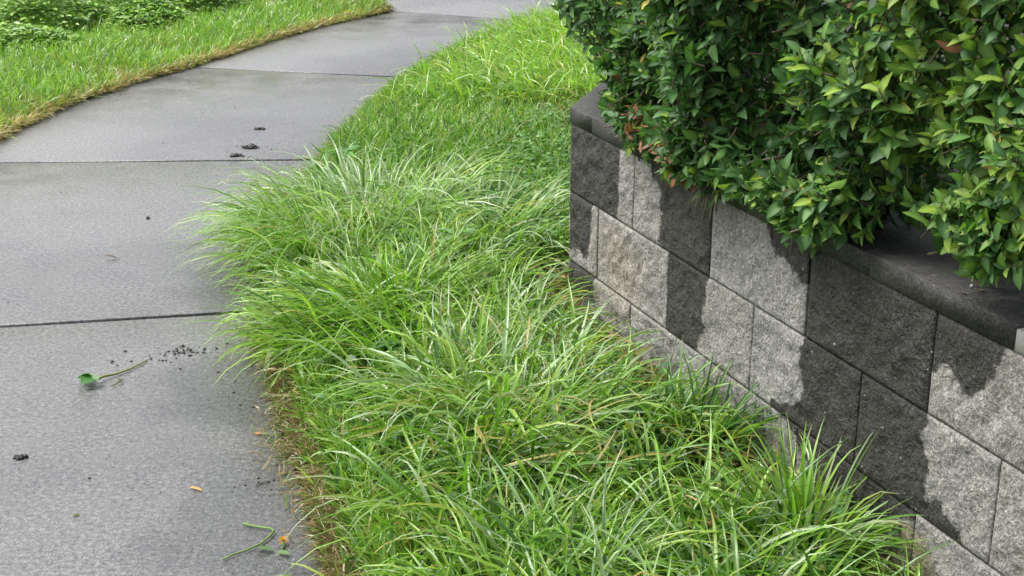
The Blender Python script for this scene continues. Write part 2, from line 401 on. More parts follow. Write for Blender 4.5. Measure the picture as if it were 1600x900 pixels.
# capping stones
def cap(pts, z0, z1, mat, name='cap_stone'):
    o = prism(name, [(p[0]-A[0], p[1]-A[1]) for p in pts], z0, z1, mat, .0012, .0012); o.parent = wall; return o
dep = .27; ms, mr = mitre(dep); fo = .0015
Z0, Z1 = .556, .598
cs = [0, .145, .55, .95, 1.40, 1.80, 2.2, 2.6, 3.0]
for k, (a, b) in enumerate(zip(cs[:-1], cs[1:])):
    g = .0012
    ff = (A+Tv*(a+(g if k else 0))+Nv*fo)[:2]; fb = (A+Tv*(b-g)+Nv*fo)[:2]
    bb = (A+Tv*(b-g)-Nv*dep)[:2]
    ba = (A+Tv*(ms+.002)-Nv*dep)[:2] if k == 0 else (A+Tv*(a+g)-Nv*dep)[:2]
    if k == 0 and ms+.002 > b: ba = (A+Tv*(b-g-.02)-Nv*dep)[:2]
    mat = M_kerb if k == 5 else M_cap
    o = cap([ff, fb, bb, ba], Z0, Z1+[0, .001, -.001, 0, .0015, -.004, .001, 0][k], mat)
    if k == 5: o['label'] = 'paler grey capping stone'
rc = [0, .25]+[.25+.4*k for k in range(1, 10)]
for k, (a, b) in enumerate(zip(rc[:-1], rc[1:])):
    g = .0012
    p0 = (A+Rv*(a+g)+RN*fo)[:2]; p1 = (A+Rv*(b-g)+RN*fo)[:2]
    q1 = (A+Rv*(b-g)-RN*dep)[:2]; q0 = (A+Rv*(mr+.002)-RN*dep)[:2] if k == 0 else (A+Rv*(a+g)-RN*dep)[:2]
    cap([p0, q0, q1, p1], Z0, Z1+.0005*(k % 2), M_cap)
# planting bed behind the wall
bp = [A-Nv*.2-RN*.12, A+Tv*3.0-Nv*.2, A+Tv*3.0-Nv*3, A+Rv*4.2-RN*3.2, A+Rv*4.2-RN*.2]
bp[0] = A+Tv*mitre(.2)[0]-Nv*.2
bed = prism('planting_bed', [(p[0], p[1]) for p in bp], -.1, .552, M_bed); tag(bed, kind='structure')

# ------------------------------------------------------------------ leaves and hedge
def leaf_shape(curl=.25, fold=.25, rows=(0, .16, .38, .62, .84, 1), tipw=1.0, wave=0.0):
    """unit-length leaf along +x, width 1 (scaled later), upper face +z; returns verts (V,3), quads, 'mid' mask"""
    V = []; mid = []
    for k, t in enumerate(rows):
        w_ = .5*math.sin(math.pi*min(1, t**.85))**.8 if 0 < t < 1 else .012
        z = -curl*t*t+.1*t
        wz = wave*math.sin(k*2.1)
        V += [(t, w_, z+fold*w_*.45+wz*w_), (t, 0, z), (t, -w_, z+fold*w_*.45-wz*w_)]; mid += [0, 1, 0]
    F = []
    for k in range(len(rows)-1):
        a = 3*k; F += [[a+1, a, a+3, a+4][::-1], [a+2, a+1, a+4, a+5][::-1]]
    return np.array(V, float), np.array(F), np.array(mid, float)
SHAPES = [leaf_shape(c, f, wave=wv) for c, f, wv in ((.12, .5, 0), (.25, .35, .1), (.38, .4, -.1), (.05, .7, .12), (.5, .25, .0), (.2, .2, -.14))]
PAL = {  # leaf colours
 'dark': (.038, .096, .03), 'deep': (.054, .132, .04), 'mid': (.075, .168, .042), 'fresh': (.10, .195, .036), 'lime': (.18, .27, .04), 'yellow': (.36, .30, .05), 'bronze': (.22, .095, .055)}
PKEYS = list(PAL)
def leaf_cols(shape_mid, c):
    c = np.asarray(c); out = np.repeat(c[None], len(shape_mid), 0)
    return out+shape_mid[:, None]*(c*.55+np.array([.012, .018, .006]))

hedge = empty('evergreen_hedge', W(1.0, -.35, .552))
tag(hedge, 'dense glossy green leafy hedge spilling over the dark wall cap', 'hedge')
HL = np.array(W(1.0, -.35, .552))
zl_s = np.array([-3, -.16, -.103, .051, .236, .273, .432, .56, .70, .875, 1.011, 1.10, 1.186, 1.273, 1.412, 1.569, 1.63, 1.675, 1.747, 1.8, 2.6])
zl_z = np.array([1.6, 1.2, .838, .775, .705, .60, .56, .55, .545, .575, .568, .56, .55, .575, .635, .70, .68, .633, .634, .684, .69])
leaves = []      # (origin, X axis, normal, length, width, shape, colour, outness)
twigs = []
def norm(v): return v/ (np.linalg.norm(v)+1e-9)
def sprig(p, dirn, ln, n, sc, fresh, bronze):
    st = norm(dirn); q = p+st*ln; twigs.append((p-st*.015, q))
    a0 = rng.random()*6.28; r = norm(np.cross(st, [.3, .2, 1])); u = np.cross(st, r)
    for k in range(n):
        t = .15+.85*k/(n-1); az = a0+k*2.4+rng.normal(0, .25)
        rad = r*math.cos(az)+u*math.sin(az)
        al = math.radians(82-48*t**1.5+rng.normal(0, 10))
        d = norm(st*math.cos(al)+rad*math.sin(al)+np.array([0, 0, -.12+rng.normal(0, .1)]))
        nm = norm(st*math.sin(al)-rad*math.cos(al)+rng.normal(0, .18, 3)); nm = norm(nm-d*np.dot(nm, d))
        L = sc*(.041-.012*t**3)*rng.uniform(.55, 1.4)
        wd = L*rng.uniform(.40, .54)
        u_ = rng.random()
        f = fresh*(.35+.9*t)
        if u_ < bronze*t: c = 'bronze'
        elif rng.random() < f: c = 'lime' if rng.random() < .42*t else 'fresh'
        else: c = ('dark', 'deep', 'mid')[min(2, int(rng.random()*2.4+.6*t*rng.random()))]
        if rng.random() < .006: c = 'yellow'
        leaves.append((p+st*ln*t, d, nm, L, wd, rng.integers(len(SHAPES)), c))
OC, SC_ = 1.514, 3.467
def over_edge(s, o, z):
    """height above the trimmed lower edge of the hedge, carried out to the face of the wall"""
    t = OC/(OC-o); s2 = SC_+(s-SC_)*t; z2 = 1.4+(z-1.4)*t
    return z2-float(np.interp(s2, zl_s, zl_z))
for k in range(480):     # shoots that hang out over the cap
    s = rng.uniform(.28, 1.38) if k < 410 else rng.uniform(1.62, 1.95)
    zl = float(np.interp(s, zl_s, zl_z)); o = rng.uniform(.0, .085); z = zl+rng.uniform(0, .12)+o*.35
    if over_edge(s, o, z) < .018: continue
    dirn = Nv*rng.uniform(.4, 1.0)+np.array([0, 0, rng.uniform(-.75, .6)])+rng.normal(0, .4, 3)
    fr = .22+.4*np.clip((s-1.0)/.6, 0, 1)
    sprig(W(s, o, z)-norm(dirn)*.05, dirn, rng.uniform(.04, .075), int(rng.integers(7, 11)), .82+.12*np.clip(s/1.4, 0, 1), float(fr), .55 if .46 < s < .80 and vn(s, z, 9, 5) > .40 else .004)
cnt = 0
tries = 0
while cnt < 4200 and tries < 200000:
    tries += 1
    o_back = rng.exponential(.11)
    s = rng.uniform(-.25-.9*min(o_back, .6), 2.35); z = rng.uniform(.55, 1.42)
    if z > 1.2 and rng.random() < .5: continue
    lump = fbm(np.array(s), np.array(z), 4.2, 2, 21)
    front = .035+.26*(float(lump)-.5)+.10*max(0, z-.7)-.05*math.exp(-((s-.05)/.2)**2)+.035*math.exp(-((s-.8)/.4)**2)
    o = front-o_back
    zl = float(np.interp(s, zl_s, zl_z))
    if z < .58 or over_edge(s, o, z) < .02+.02*rng.random(): continue
    hole = .95*math.exp(-((s-1.24)/.13)**2-((z-1.0)/.09)**2)+.9*math.exp(-((s-1.52)/.10)**2-((z-.77)/.05)**2)+.6*math.exp(-((s-1.6)/.12)**2-((z-.98)/.07)**2)
    if rng.random() < hole and o > -.3: continue
    if rng.random() > .25+1.15*float(lump) and o > -.05: continue
    if o_back > .5: continue
    p = W(s, o, z)
    dirn = Nv*rng.uniform(.25, 1.0)+np.array([0, 0, rng.uniform(.15, .95)])+rng.normal(0, .42, 3)
    if z < zl+.09: dirn += Nv*.45+np.array([0, 0, -.45])
    bz = .5 if (.46 < s < .80 and z < .70 and vn(s, z, 9, 5) > .40) else .004
    fr = .14+.36*np.clip((s-1.0)/.6, 0, 1)*(.6+.6*vn(s, z, 5, 3))+.25*(vn(s, z, 7, 8) > .68)+.22*np.clip((s-1.4)/.2, 0, 1)
    sc = .84+.10*np.clip(s/1.4, 0, 1)
    sprig(p-norm(dirn)*.04, dirn, rng.uniform(.04, .075), int(rng.integers(7, 11)), sc, float(fr), bz)
    cnt += 1
# colour-and-shape leaf meshes shared by the single leaves
Lmesh = {}
for si, (V, F, mid) in enumerate(SHAPES):
    for c in PKEYS:
        Lmesh[si, c] = mesh_np('leaf', V, F, M_leaf, True, {'col': ('FLOAT_COLOR', leaf_cols(mid, PAL[c]))})
pos = np.array([l[0] for l in leaves]); rel = pos-A
ls = rel@Tv; lo = rel@Nv; lz = pos[:, 2]
vis = (ls > -.05) & (ls < 1.85) & (lz < 1.1)
nrm_f = np.array([np.dot(l[2], norm(np.array([0, 0, 1.4])-l[0])) for l in leaves])
dist = np.linalg.norm(pos-np.array([0, 0, 1.4]), axis=1)
score = np.where(vis, lo-.05*dist+.12*np.abs(nrm_f), -9)
order = np.argsort(-score); single = set(order[:300].tolist())
SV = []; SF = []; SC = []; nv_ = 0
for i, (p, d, nm, L, wd, si, c) in enumerate(leaves):
    y = np.cross(nm, d)
    if i in single:
        mw = Matrix(((d[0]*L, y[0]*wd, nm[0]*L, p[0]-HL[0]), (d[1]*L, y[1]*wd, nm[1]*L, p[1]-HL[1]), (d[2]*L, y[2]*wd, nm[2]*L, p[2]-HL[2]), (0, 0, 0, 1)))
        o = link('leaf', Lmesh[si, c], hedge); o.matrix_local = mw
        continue
    V, F, mid = SHAPES[si]
    SV.append(p+V[:, :1]*d*L+V[:, 1:2]*y*wd+V[:, 2:]*nm*L); SF.append(F+nv_); nv_ += len(V)
    SC.append(leaf_cols(mid, np.array(PAL[c])*rng.uniform(.8, 1.2)))
fo_ = link('foliage', mesh_np('foliage', np.concatenate(SV)-HL, np.concatenate(SF), M_leaf, True, {'col': ('FLOAT_COLOR', np.concatenate(SC))}), hedge)
tag(fo_, kind='stuff')

def tubes(segs, r0, r1, k=4):
    """tapered tubes through point lists"""
    V = []; F = []
    for pts in segs:
        pts = np.asarray(pts, float); n = len(pts); b = len(V)
        for i, p in enumerate(pts):
            t = pts[min(i+1, n-1)]-pts[max(i-1, 0)]; t = norm(t); a = norm(np.cross(t, [.31, .22, .93])); c = np.cross(t, a)
            r = r0+(r1-r0)*i/(n-1)
            for q in range(k):
                an = 2*math.pi*q/k; V.append(p+r*(a*math.cos(an)+c*math.sin(an)))
        for i in range(n-1):
            for q in range(k):
                F.append([b+i*k+q, b+i*k+(q+1) % k, b+(i+1)*k+(q+1) % k, b+(i+1)*k+q])
        F.append([b+q for q in range(k)][::-1]); F.append([b+(n-1)*k+q for q in range(k)])
    return np.array(V), F
V, F = tubes([(a, b) for a, b in twigs], .0022, .0012, 3)
tw = link('twigs', mesh_np('twigs', V-HL, F, M_twig, True), hedge); tag(tw, kind='stuff')
for k in range(13):
    s = -.05+.18*k+rng.normal(0, .04); o = -.46+rng.normal(0, .05); p = W(s, o, .54); pts = [p]
    dr = norm(Nv*rng.uniform(-.25, .2)+np.array([0, 0, 1])+rng.normal(0, .25, 3))
    for q in range(6):
        dr = norm(dr+rng.normal(0, .16, 3)+np.array([0, 0, .05])); p = p+dr*.13; pts.append(p)
    V, F = tubes([pts], .011, .004, 6); link('branch', mesh_np('branch', V-HL, F, M_twig, True), hedge)

# ------------------------------------------------------------------ grass
class Blades:
    def __init__(s): s.V = []; s.F = []; s.Cc = []; s.n = 0; s.dew = []
    def add(s, root, az, L, Wd, e0, bend, col, nseg=5, fold=True, twist=None, floor=None, pw=1.3, dew=0.0, side=None):
        root = np.asarray(root, float); N = len(root)
        if N == 0: return
        az = np.broadcast_to(az, N).astype(float).copy(); L = np.broadcast_to(L, N); Wd = np.broadcast_to(Wd, N); e0 = np.broadcast_to(e0, N); bend = np.broadcast_to(bend, N)
        tw = rng.normal(0, .5, N) if twist is None else twist
        swirl = rng.normal(0, .5, N); pwa = np.where(rng.random(N) < .16, 3.6, pw); bend = np.where(pwa > 3, bend*1.35, bend)
        P = root.copy(); pts = [P.copy()]; els = []
        for k in range(nseg):
            t = (k+.5)/nseg; e = np.maximum(e0-bend*t**pwa, -1.35); a = az+swirl*t
            st = L/nseg
            P = P+np.stack([np.cos(e)*np.cos(a), np.cos(e)*np.sin(a), np.sin(e)], 1)*st[:, None]
            if floor is not None: P[:, 2] = np.maximum(P[:, 2], floor+rng.uniform(.002, .02, N))
            pts.append(P.copy()); els.append((e, a))
        els.append(els[-1])
        rings = []
        for k, (p, (e, a)) in enumerate(zip(pts, els)):
            t = k/nseg; ww = Wd*(.55+.45*min(1, t*4))*max(0.04, (1-t**2.2))*.5
            sx = np.stack([-np.sin(a), np.cos(a), np.zeros(N)], 1)
            up = np.stack([-np.sin(e)*np.cos(a), -np.sin(e)*np.sin(a), np.cos(e)], 1)
            an = tw*(.4+t); s_ = sx*np.cos(an)[:, None]+up*np.sin(an)[:, None]; u_ = -sx*np.sin(an)[:, None]+up*np.cos(an)[:, None]
            if fold: rings.append(np.stack([p+s_*ww[:, None]+u_*ww[:, None]*.45, p, p-s_*ww[:, None]+u_*ww[:, None]*.45], 1))
            else: rings.append(np.stack([p+s_*ww[:, None], p-s_*ww[:, None]], 1))
        Rg = np.stack(rings, 1)                       # N, K+1, m, 3
        m = Rg.shape[2]; per = (nseg+1)*m
        base = s.n+np.arange(N)*per; fl = []
        for k in range(nseg):
            for j in range(m-1):
                a = k*m+j; fl.append(np.stack([base+a, base+a+1, base+a+m+1, base+a+m], 1))
        s.F.append(np.concatenate(fl)); s.V.append(Rg.reshape(-1, 3)); s.n += N*per
        tt = np.linspace(0, 1, nseg+1)
        col = np.asarray(col, float)
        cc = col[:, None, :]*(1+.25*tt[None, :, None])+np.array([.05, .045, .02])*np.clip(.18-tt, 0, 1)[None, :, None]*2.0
        tip = (rng.random(N) < .06)[:, None]*np.clip((tt[None]-.62)/.25, 0, 1); cc = cc+(np.array([.36, .29, .12])-cc)*tip[:, :, None]*.85
        cc = np.repeat(cc[:, :, None, :], m, 2)
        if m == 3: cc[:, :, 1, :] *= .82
        s.Cc.append(cc.reshape(-1, 3))
        if dew > 0:
            sel = np.where(rng.random(N) < dew)[0]
            for q in range(24):
                tq = rng.uniform(.25, .98, len(sel))*nseg; i0 = np.minimum(tq.astype(int), nseg-1); fr = tq-i0
                rr = Rg[sel]; ar = np.arange(len(sel)); jj = rng.integers(0, m, len(sel))
                c0 = rr[ar, i0, jj]; c1 = rr[ar, i0+1, jj]
                s.dew.append(c0+(c1-c0)*fr[:, None]+np.array([0, 0, .0012]))
    def build(s, name, mat, org=(0, 0, 0)):
        o = link(name, mesh_np(name, np.concatenate(s.V)-np.array(org), np.concatenate(s.F), mat, True, {'col': ('FLOAT_COLOR', np.concatenate(s.Cc))}))
        o.location = org; return o
GC = np.array([(.088, .215, .022), (.145, .300, .032), (.200, .375, .046), (.260, .435, .070), (.055, .145, .032), (.32, .45, .235), (.32, .41, .075), (.44, .35, .13)])  # the silvery pale green carries the sheen of dew in its colour
def gcols(N, p): 
    i = rng.choice(len(GC), N, p=np.array(p)/sum(p)); return GC[i]*rng.uniform(.8, 1.22, (N, 1))*np.stack([rng.uniform(.92, 1.12, N), np.ones(N), np.ones(N)], 1)
DEW = []
def in_lawn(x, y, m0=.015, m1=.015): return (x > edge_x(RE, y)+m0) & (x < wall_x(y)-m1)

# tussock: blades fountain out of a small crown
def tussock(B, cx, cy, n, rad, L, Wd, p, lean=(0, 0), bend=(1.0, 2.1), e=(1.45, .75), dew=.0, floor=.005, nseg=7, zf=lawn_z):
    a = rng.random(n)*6.283; r = rad*np.sqrt(rng.random(n)); x = cx+r*np.cos(a); y = cy+r*np.sin(a)
    z = zf(x, y)
    dx = np.cos(a)*(.35+r/rad)+lean[0]+rng.normal(0, .35, n); dy = np.sin(a)*(.35+r/rad)+lean[1]+rng.normal(0, .35, n)
    az = np.arctan2(dy, dx)
    e0 = e[0]+(e[1]-e[0])*np.clip(r/rad*rng.uniform(.3, 1.3, n), 0, 1)
    B.add(np.stack([x, y, z-.01], 1), az, L*rng.uniform(.5, 1.1, n), Wd*rng.uniform(.6, 1.2, n), e0, rng.uniform(*bend, n), gcols(n, p), nseg=nseg, floor=floor, dew=dew)

def named(cx, cy, label, **kw):
    B = Blades(); tussock(B, cx, cy, **kw)
    o = B.build('grass_tussock', M_grass, (cx, cy, float(lawn_z(np.array([cx]), np.array([cy]))[0])))
    tag(o, label, 'grass', 'long grass tussocks on the lawn strip'); DEW.extend(B.dew); return o
P_bright = (1, 2.6, 4, 3, .5, 1.6, .6, .1); P_dewy = (.6, 1.6, 2, 1.2, .6, 5, .4, .15); P_short = (2, 3, 2, .8, 2, .3, .4, .35); P_deep = (3, 2, 1, .2, 3, .5, .2, .2)
named(-.50, 4.42, 'big pale dewy grass tussock flopping over the footpath edge', n=950, rad=.30, L=.42, Wd=.0095, p=(.3, 1, 1.5, 1.2, .4, 7, .3, .1), lean=(-.35, 0), bend=(1.1, 2.4), dew=.14)
named(-.62, 4.10, 'drooping grass tussock hanging over the joint of the footpath', n=330, rad=.12, L=.40, Wd=.009, p=P_bright, lean=(-.9, -.1), bend=(1.2, 2.4))
named(-.12, 4.25, 'silvery dew-covered tussock between the footpath and the wall corner', n=620, rad=.25, L=.33, Wd=.0095, p=(.4, 1, 1.5, 1, .8, 6, .3, .1), lean=(-.1, -.1), dew=.3)
named(-.07, 2.88, 'broad-bladed tussock beaded with water in the long grass', n=190, rad=.11, L=.38, Wd=.0135, p=P_dewy, lean=(-.3, -.05), bend=(1.0, 2.1), dew=.4)
named(.42, 2.82, 'upright grass tuft leaning on the dry pale base of the wall', n=120, rad=.08, L=.24, Wd=.0095, p=P_deep, lean=(.3, .05), bend=(.3, 1.3), e=(1.4, .7))
named(.56, 2.40, 'spiky bright grass tuft at the foot of the stained wall', n=190, rad=.075, L=.27, Wd=.0095, p=P_bright, lean=(-.05, 0), bend=(.2, 1.2), e=(1.5, .55))
named(-.33, 3.48, 'bright green arching tussock spreading beside the footpath', n=420, rad=.19, L=.36, Wd=.0095, p=P_bright, lean=(-.2, 0), bend=(1.1, 2.3), dew=.10)
named(-.10, 3.50, 'arching tussock of bright wet grass below the wall corner', n=380, rad=.20, L=.30, Wd=.0095, p=P_bright, lean=(-.3, -.2), bend=(1.1, 2.3), dew=.25)

# long grass filling the near strip
B = Blades()
def bare(x, y):   # worn spots near the wall
    return np.maximum(np.exp(-((x-.40)/.09)**2-((y-2.64)/.07)**2), np.exp(-((x-.10)/.07)**2-((y-3.85)/.18)**2))
cents = []
while len(cents) < 190:
    y = rng.uniform(1.7, 4.15); x = rng.uniform(-1, 1)
    if not in_lawn(np.array(x), np.array(y), .20 if y < 3.4 else .05, .17 if y < 3.0 else .26): continue
    if rng.random() < bare(x, y)*1.2: continue
    cents.append((x, y))
for x, y in cents:
    near_wall = np.clip((x-(wall_x(y)-.42))/.30, 0, 1)
    dw = .16 if abs(x+.06) < .30 and 2.45 < y < 3.5 else .04
    ed = x-float(edge_x(RE, y)) < (.25 if y < 3.4 else .16)
    pp = P_dewy if rng.random() < (.5 if dw > .1 else .18) else (P_deep if rng.random() < .15+.45*near_wall+.35*(y < 2.7) else P_bright)
    fl_ = 14*float(fbm(np.array(x), np.array(y), 2.4, 2, 61)); am = rng.uniform(.2, 1.3)
    tussock(B, x, y, int(rng.integers(38, 66)), rng.uniform(.07, .13), rng.uniform(.18, .36)*(1-.45*near_wall)*(.55 if ed else 1), rng.uniform(.0075, .012), pp, lean=(am*math.cos(fl_)-.15+(.5 if ed and y < 3.4 else 0), am*math.sin(fl_)-.05),
            bend=(.7, 2.2), e=(1.45, .8), dew=dw, nseg=6)
# understorey: short upright blades and dead straw between them
n = 7000
y = rng.uniform(1.6, 4.3, n); x = edge_x(RE, y)+.02+(wall_x(y)-edge_x(RE, y)-.03)*rng.random(n)
k = rng.random(n) > bare(x, y)*.85; x, y = x[k], y[k]; n = len(x)
B.add(np.stack([x, y, lawn_z(x, y)-.01], 1), rng.random(n)*6.28, rng.uniform(.05, .15, n)*np.clip((wall_x(y)-x)/.15, .35, 1), rng.uniform(.004, .009, n), rng.uniform(.7, 1.5, n), rng.uniform(.1, 1.4, n), gcols(n, (4, 2, 1, .3, 4, .2, .4, .5)), nseg=4, fold=False)
n = 1500
y = rng.uniform(1.8, 4.2, n); x = edge_x(RE, y)+.03+(wall_x(y)-edge_x(RE, y)-.04)*rng.random(n)
B.add(np.stack([x, y, lawn_z(x, y)+rng.uniform(.0, .05, n)], 1), rng.random(n)*6.28, rng.uniform(.05, .14, n), rng.uniform(.003, .007, n), rng.uniform(-.1, .5, n), rng.uniform(.1, .8, n), np.array([.40, .30, .10])*rng.uniform(.45, 1.1, (n, 1)), nseg=4, fold=False)
n = 130
y = rng.normal(2.78, .22, n); x = rng.normal(.03, .17, n); k = in_lawn(x, y, .2, .1); x, y = x[k], y[k]; n = len(x)
B.add(np.stack([x, y, lawn_z(x, y)+rng.uniform(.05, .13, n)], 1), rng.random(n)*6.28, rng.uniform(.07, .2, n), rng.uniform(.005, .010, n), rng.uniform(-.2, .6, n), rng.uniform(.2, 1.2, n), np.array([.46, .38, .13])*rng.uniform(.6, 1.15, (n, 1)), nseg=5)
# dead fringe along the concrete edge
n = 8500
y = rng.uniform(1.7, 4.0, n); d = .016+np.abs(rng.normal(0, .04, n))*(.4+1.3*fbm(y, y*0, 4, 3, 71)); x = edge_x(RE, y)+d
B.add(np.stack([x, y, lawn_z(x, y)-.005], 1), math.pi+rng.normal(0, .9, n), rng.uniform(.025, .075, n), rng.uniform(.002, .005, n), rng.uniform(.1, 1.4, n), rng.uniform(.3, 2.2, n), np.where(rng.random((n, 1)) < .7, np.array([[.27, .195, .10]]), np.array([[.16, .25, .05]]))*rng.uniform(.5, 1.15, (n, 1)), nseg=4, fold=False, floor=.002)
# young green blades standing along that edge
n = 2600
y = rng.uniform(1.7, 4.0, n); x = edge_x(RE, y)+.08+rng.random(n)*.1
B.add(np.stack([x, y, lawn_z(x, y)-.005], 1), math.pi+rng.normal(0, 1.2, n), rng.uniform(.05, .13, n), rng.uniform(.004, .009, n), rng.uniform(.9, 1.5, n), rng.uniform(.2, 1.3, n), gcols(n, P_bright), nseg=5, floor=.004)
o = B.build('long_grass', M_grass); tag(o, 'long wet arching grass filling the strip beside the wall', 'grass', kind='stuff'); DEW += B.dew

# middle and far lawn
B = Blades()
n = 15000
y = 4.0+1.9*rng.random(n); x = edge_x(RE, y)+.03+(wall_x(y)-edge_x(RE, y)-.03)*rng.random(n)
k = rng.random(n) > bare(x, y)*.7; x, y = x[k], y[k]; n = len(x)
B.add(np.stack([x, y, lawn_z(x, y)-.01], 1), rng.random(n)*6.28, rng.uniform(.07, .20, n), rng.uniform(.004, .009, n), rng.uniform(.6, 1.5, n), rng.uniform(.2, 1.9, n), gcols(n, (2.5, 3, 2.5, .6, 2.5, .9, .3, .2)), nseg=5, dew=.03)
n = 42000
y = 5.5+3.78*rng.random(n)**.9; x = edge_x(RE, y)+.015+(np.minimum(wall_x(y), 1.4)-edge_x(RE, y)-.015)*rng.random(n)**1.15
ln = .045+.05*rng.random(n)+.04*fbm(x, y, 3, 2, 5)
patch = fbm(x, y, 2.2, 3, 31)
cc = gcols(n, (2, 3.2, 2.4, .9, 1.4, .25, .5, .25)); straw = (patch > .60) & (rng.random(n) < .35)
cc[straw] = np.array([.26, .20, .07])*rng.uniform(.7, 1.2, (straw.sum(), 1))
B.add(np.stack([x, y, lawn_z(x, y)-.01], 1), rng.random(n)*6.28, ln, rng.uniform(.004, .008, n), rng.uniform(.7, 1.5, n), rng.uniform(.1, 1.5, n), cc, nseg=3, fold=False)
# taller pale swathe further along by the hedge
n = 6500
y = rng.uniform(6.4, 9.1, n); x = np.interp(y, [6.4, 9.1], [.25, .35])+rng.normal(0, .30, n)-.1
k = in_lawn(x, y, .08, .0); x, y = x[k], y[k]; n = len(x)
B.add(np.stack([x, y, lawn_z(x, y)-.01], 1), rng.normal(3.4, 1.3, n), rng.uniform(.14, .30, n), rng.uniform(.006, .011, n), rng.uniform(.7, 1.4, n), rng.uniform(.8, 2.0, n), gcols(n, (.3, 1.5, 4, 4, .2, .6, 1.2, .2)), nseg=5, fold=False)
# ragged edge of the far lawn against the concrete
n = 9000
y = rng.uniform(5.0, 9.2, n); x = edge_x(RE, y)+.012+np.abs(rng.normal(0, .05, n))
B.add(np.stack([x, y, lawn_z(x, y)-.005], 1), math.pi+rng.normal(0, 1.1, n), rng.uniform(.04, .11, n), rng.uniform(.003, .007, n), rng.uniform(.5, 1.5, n), rng.uniform(.2, 1.6, n), gcols(n, (2, 3, 2, .6, 2, .2, .8, 1.0)), nseg=3, fold=False, floor=.003)
o = B.build('lawn_grass', M_grass); tag(o, 'short mown green grass stretching away beside the footpath', 'grass', kind='stuff'); DEW += B.dew

# verge on the other side
B = Blades()
n = 54000
y = 4.2+6.4*rng.random(n); lx = np.where(y < 9.74, edge_x(LE, y), drive_x(y))
x = lx-.02-(lx-.02+3.45)*rng.random(n)**1.25
zz = np.where(y < 9.74, verge_z(x, y), 0.03)
patch = fbm(x, y, 2.5, 3, 44); cc = gcols(n, (1.2, 3.0, 3.4, 2.4, .6, .4, .6, .1))
straw = (patch > .62) & (rng.random(n) < .22); cc[straw] = np.array([.30, .23, .08])*rng.uniform(.6, 1.2, (straw.sum(), 1))
B.add(np.stack([x, y, zz-.01], 1), rng.random(n)*6.28, .045+.10*rng.random(n)*(.5+fbm(x, y, 3, 2, 3)), rng.uniform(.004, .008, n), rng.uniform(.7, 1.5, n), rng.uniform(.1, 1.5, n), cc, nseg=3, fold=False)
n = 17000
y = 4.6+5.1*rng.random(n); x = edge_x(LE, y)-.012-np.abs(rng.normal(0, .07, n))*(.4+1.6*fbm(y, y*0, 1.6, 3, 6))+.05*np.clip(fbm(y, y*0, 3.0, 3, 16)-.5, 0, 1)
cc = np.where(rng.random((n, 1)) < .78, np.array([[.56, .42, .20]]), np.array([[.20, .29, .05]]))*rng.uniform(.35, 1.15, (n, 1))
B.add(np.stack([x, y, np.maximum(verge_z(x, y)-.003, .001)], 1), rng.normal(0, 1.2, n), rng.uniform(.03, .10, n), rng.uniform(.0025, .006, n), rng.uniform(.0, 1.2, n), rng.uniform(.2, 2, n), cc, nseg=3, fold=False, floor=.002)
n = 2500
y = rng.uniform(9.7, 10.8, n); x = drive_x(y)-.015-np.abs(rng.normal(0, .05, n))
B.add(np.stack([x, y, np.full(n, .0)], 1), rng.normal(0, 1.2, n), rng.uniform(.03, .10, n), rng.uniform(.0025, .006, n), rng.uniform(.0, 1.2, n), rng.uniform(.2, 2, n), np.array([.15, .10, .045])*rng.uniform(.5, 1.2, (n, 1)), nseg=3, fold=False, floor=.002)
o = B.build('verge_grass', M_grass); tag(o, 'short green verge grass with straw-coloured edge across the footpath', 'grass', kind='stuff')

# ------------------------------------------------------------------ broad-leaved weeds (each plant: a rosette of stalked leaves)
SMALL = leaf_shape(.25, .35, rows=(0, .3, .68, 1))
def scatter_leaves(P, D, Nn, L, Wd, cols, shape=None):
    V0, F0, mid = SMALL if shape is None else SHAPES[shape]; n = len(P); Y = np.cross(Nn, D)
    V = P[:, None]+V0[None, :, :1]*(D*L[:, None])[:, None]+V0[None, :, 1:2]*(Y*Wd[:, None])[:, None]+V0[None, :, 2:]*(Nn*L[:, None])[:, None]
    F = (F0[None]+(np.arange(n)*len(V0))[:, None, None]).reshape(-1, 4)
    Cc = np.repeat(cols[:, None], len(V0), 1)*(1+.35*mid)[None, :, None]
    return V.reshape(-1, 3), F, Cc.reshape(-1, 3)
def rand_dirs(n, zlo, zhi):
    a = rng.random(n)*6.283; z = rng.uniform(zlo, zhi, n); c = np.sqrt(1-z*z); d = np.stack([c*np.cos(a), c*np.sin(a), z], 1)
    nn = np.tile([0, 0, 1.0], (n, 1))+rng.normal(0, .35, (n, 3)); nn -= d*(nn*d).sum(1, keepdims=True); nn /= np.linalg.norm(nn, axis=1, keepdims=True)
    return d, nn
def weed_mass(name, label, P, lo, hi, ratio, pal):
    n = len(P); d, nn = rand_dirs(n, -.2, .4); L = rng.uniform(lo, hi, n)
    cols = np.array(pal)[rng.integers(0, len(pal), n)]*rng.uniform(.75, 1.25, (n, 1))
    V, F, Cc = scatter_leaves(P, d, nn, L, L*ratio*rng.uniform(.8, 1.2, n), cols)
    o = link(name, mesh_np(name, V, F, M_weed, True, {'col': ('FLOAT_COLOR', Cc)})); tag(o, label, 'weeds', kind='stuff'); return o
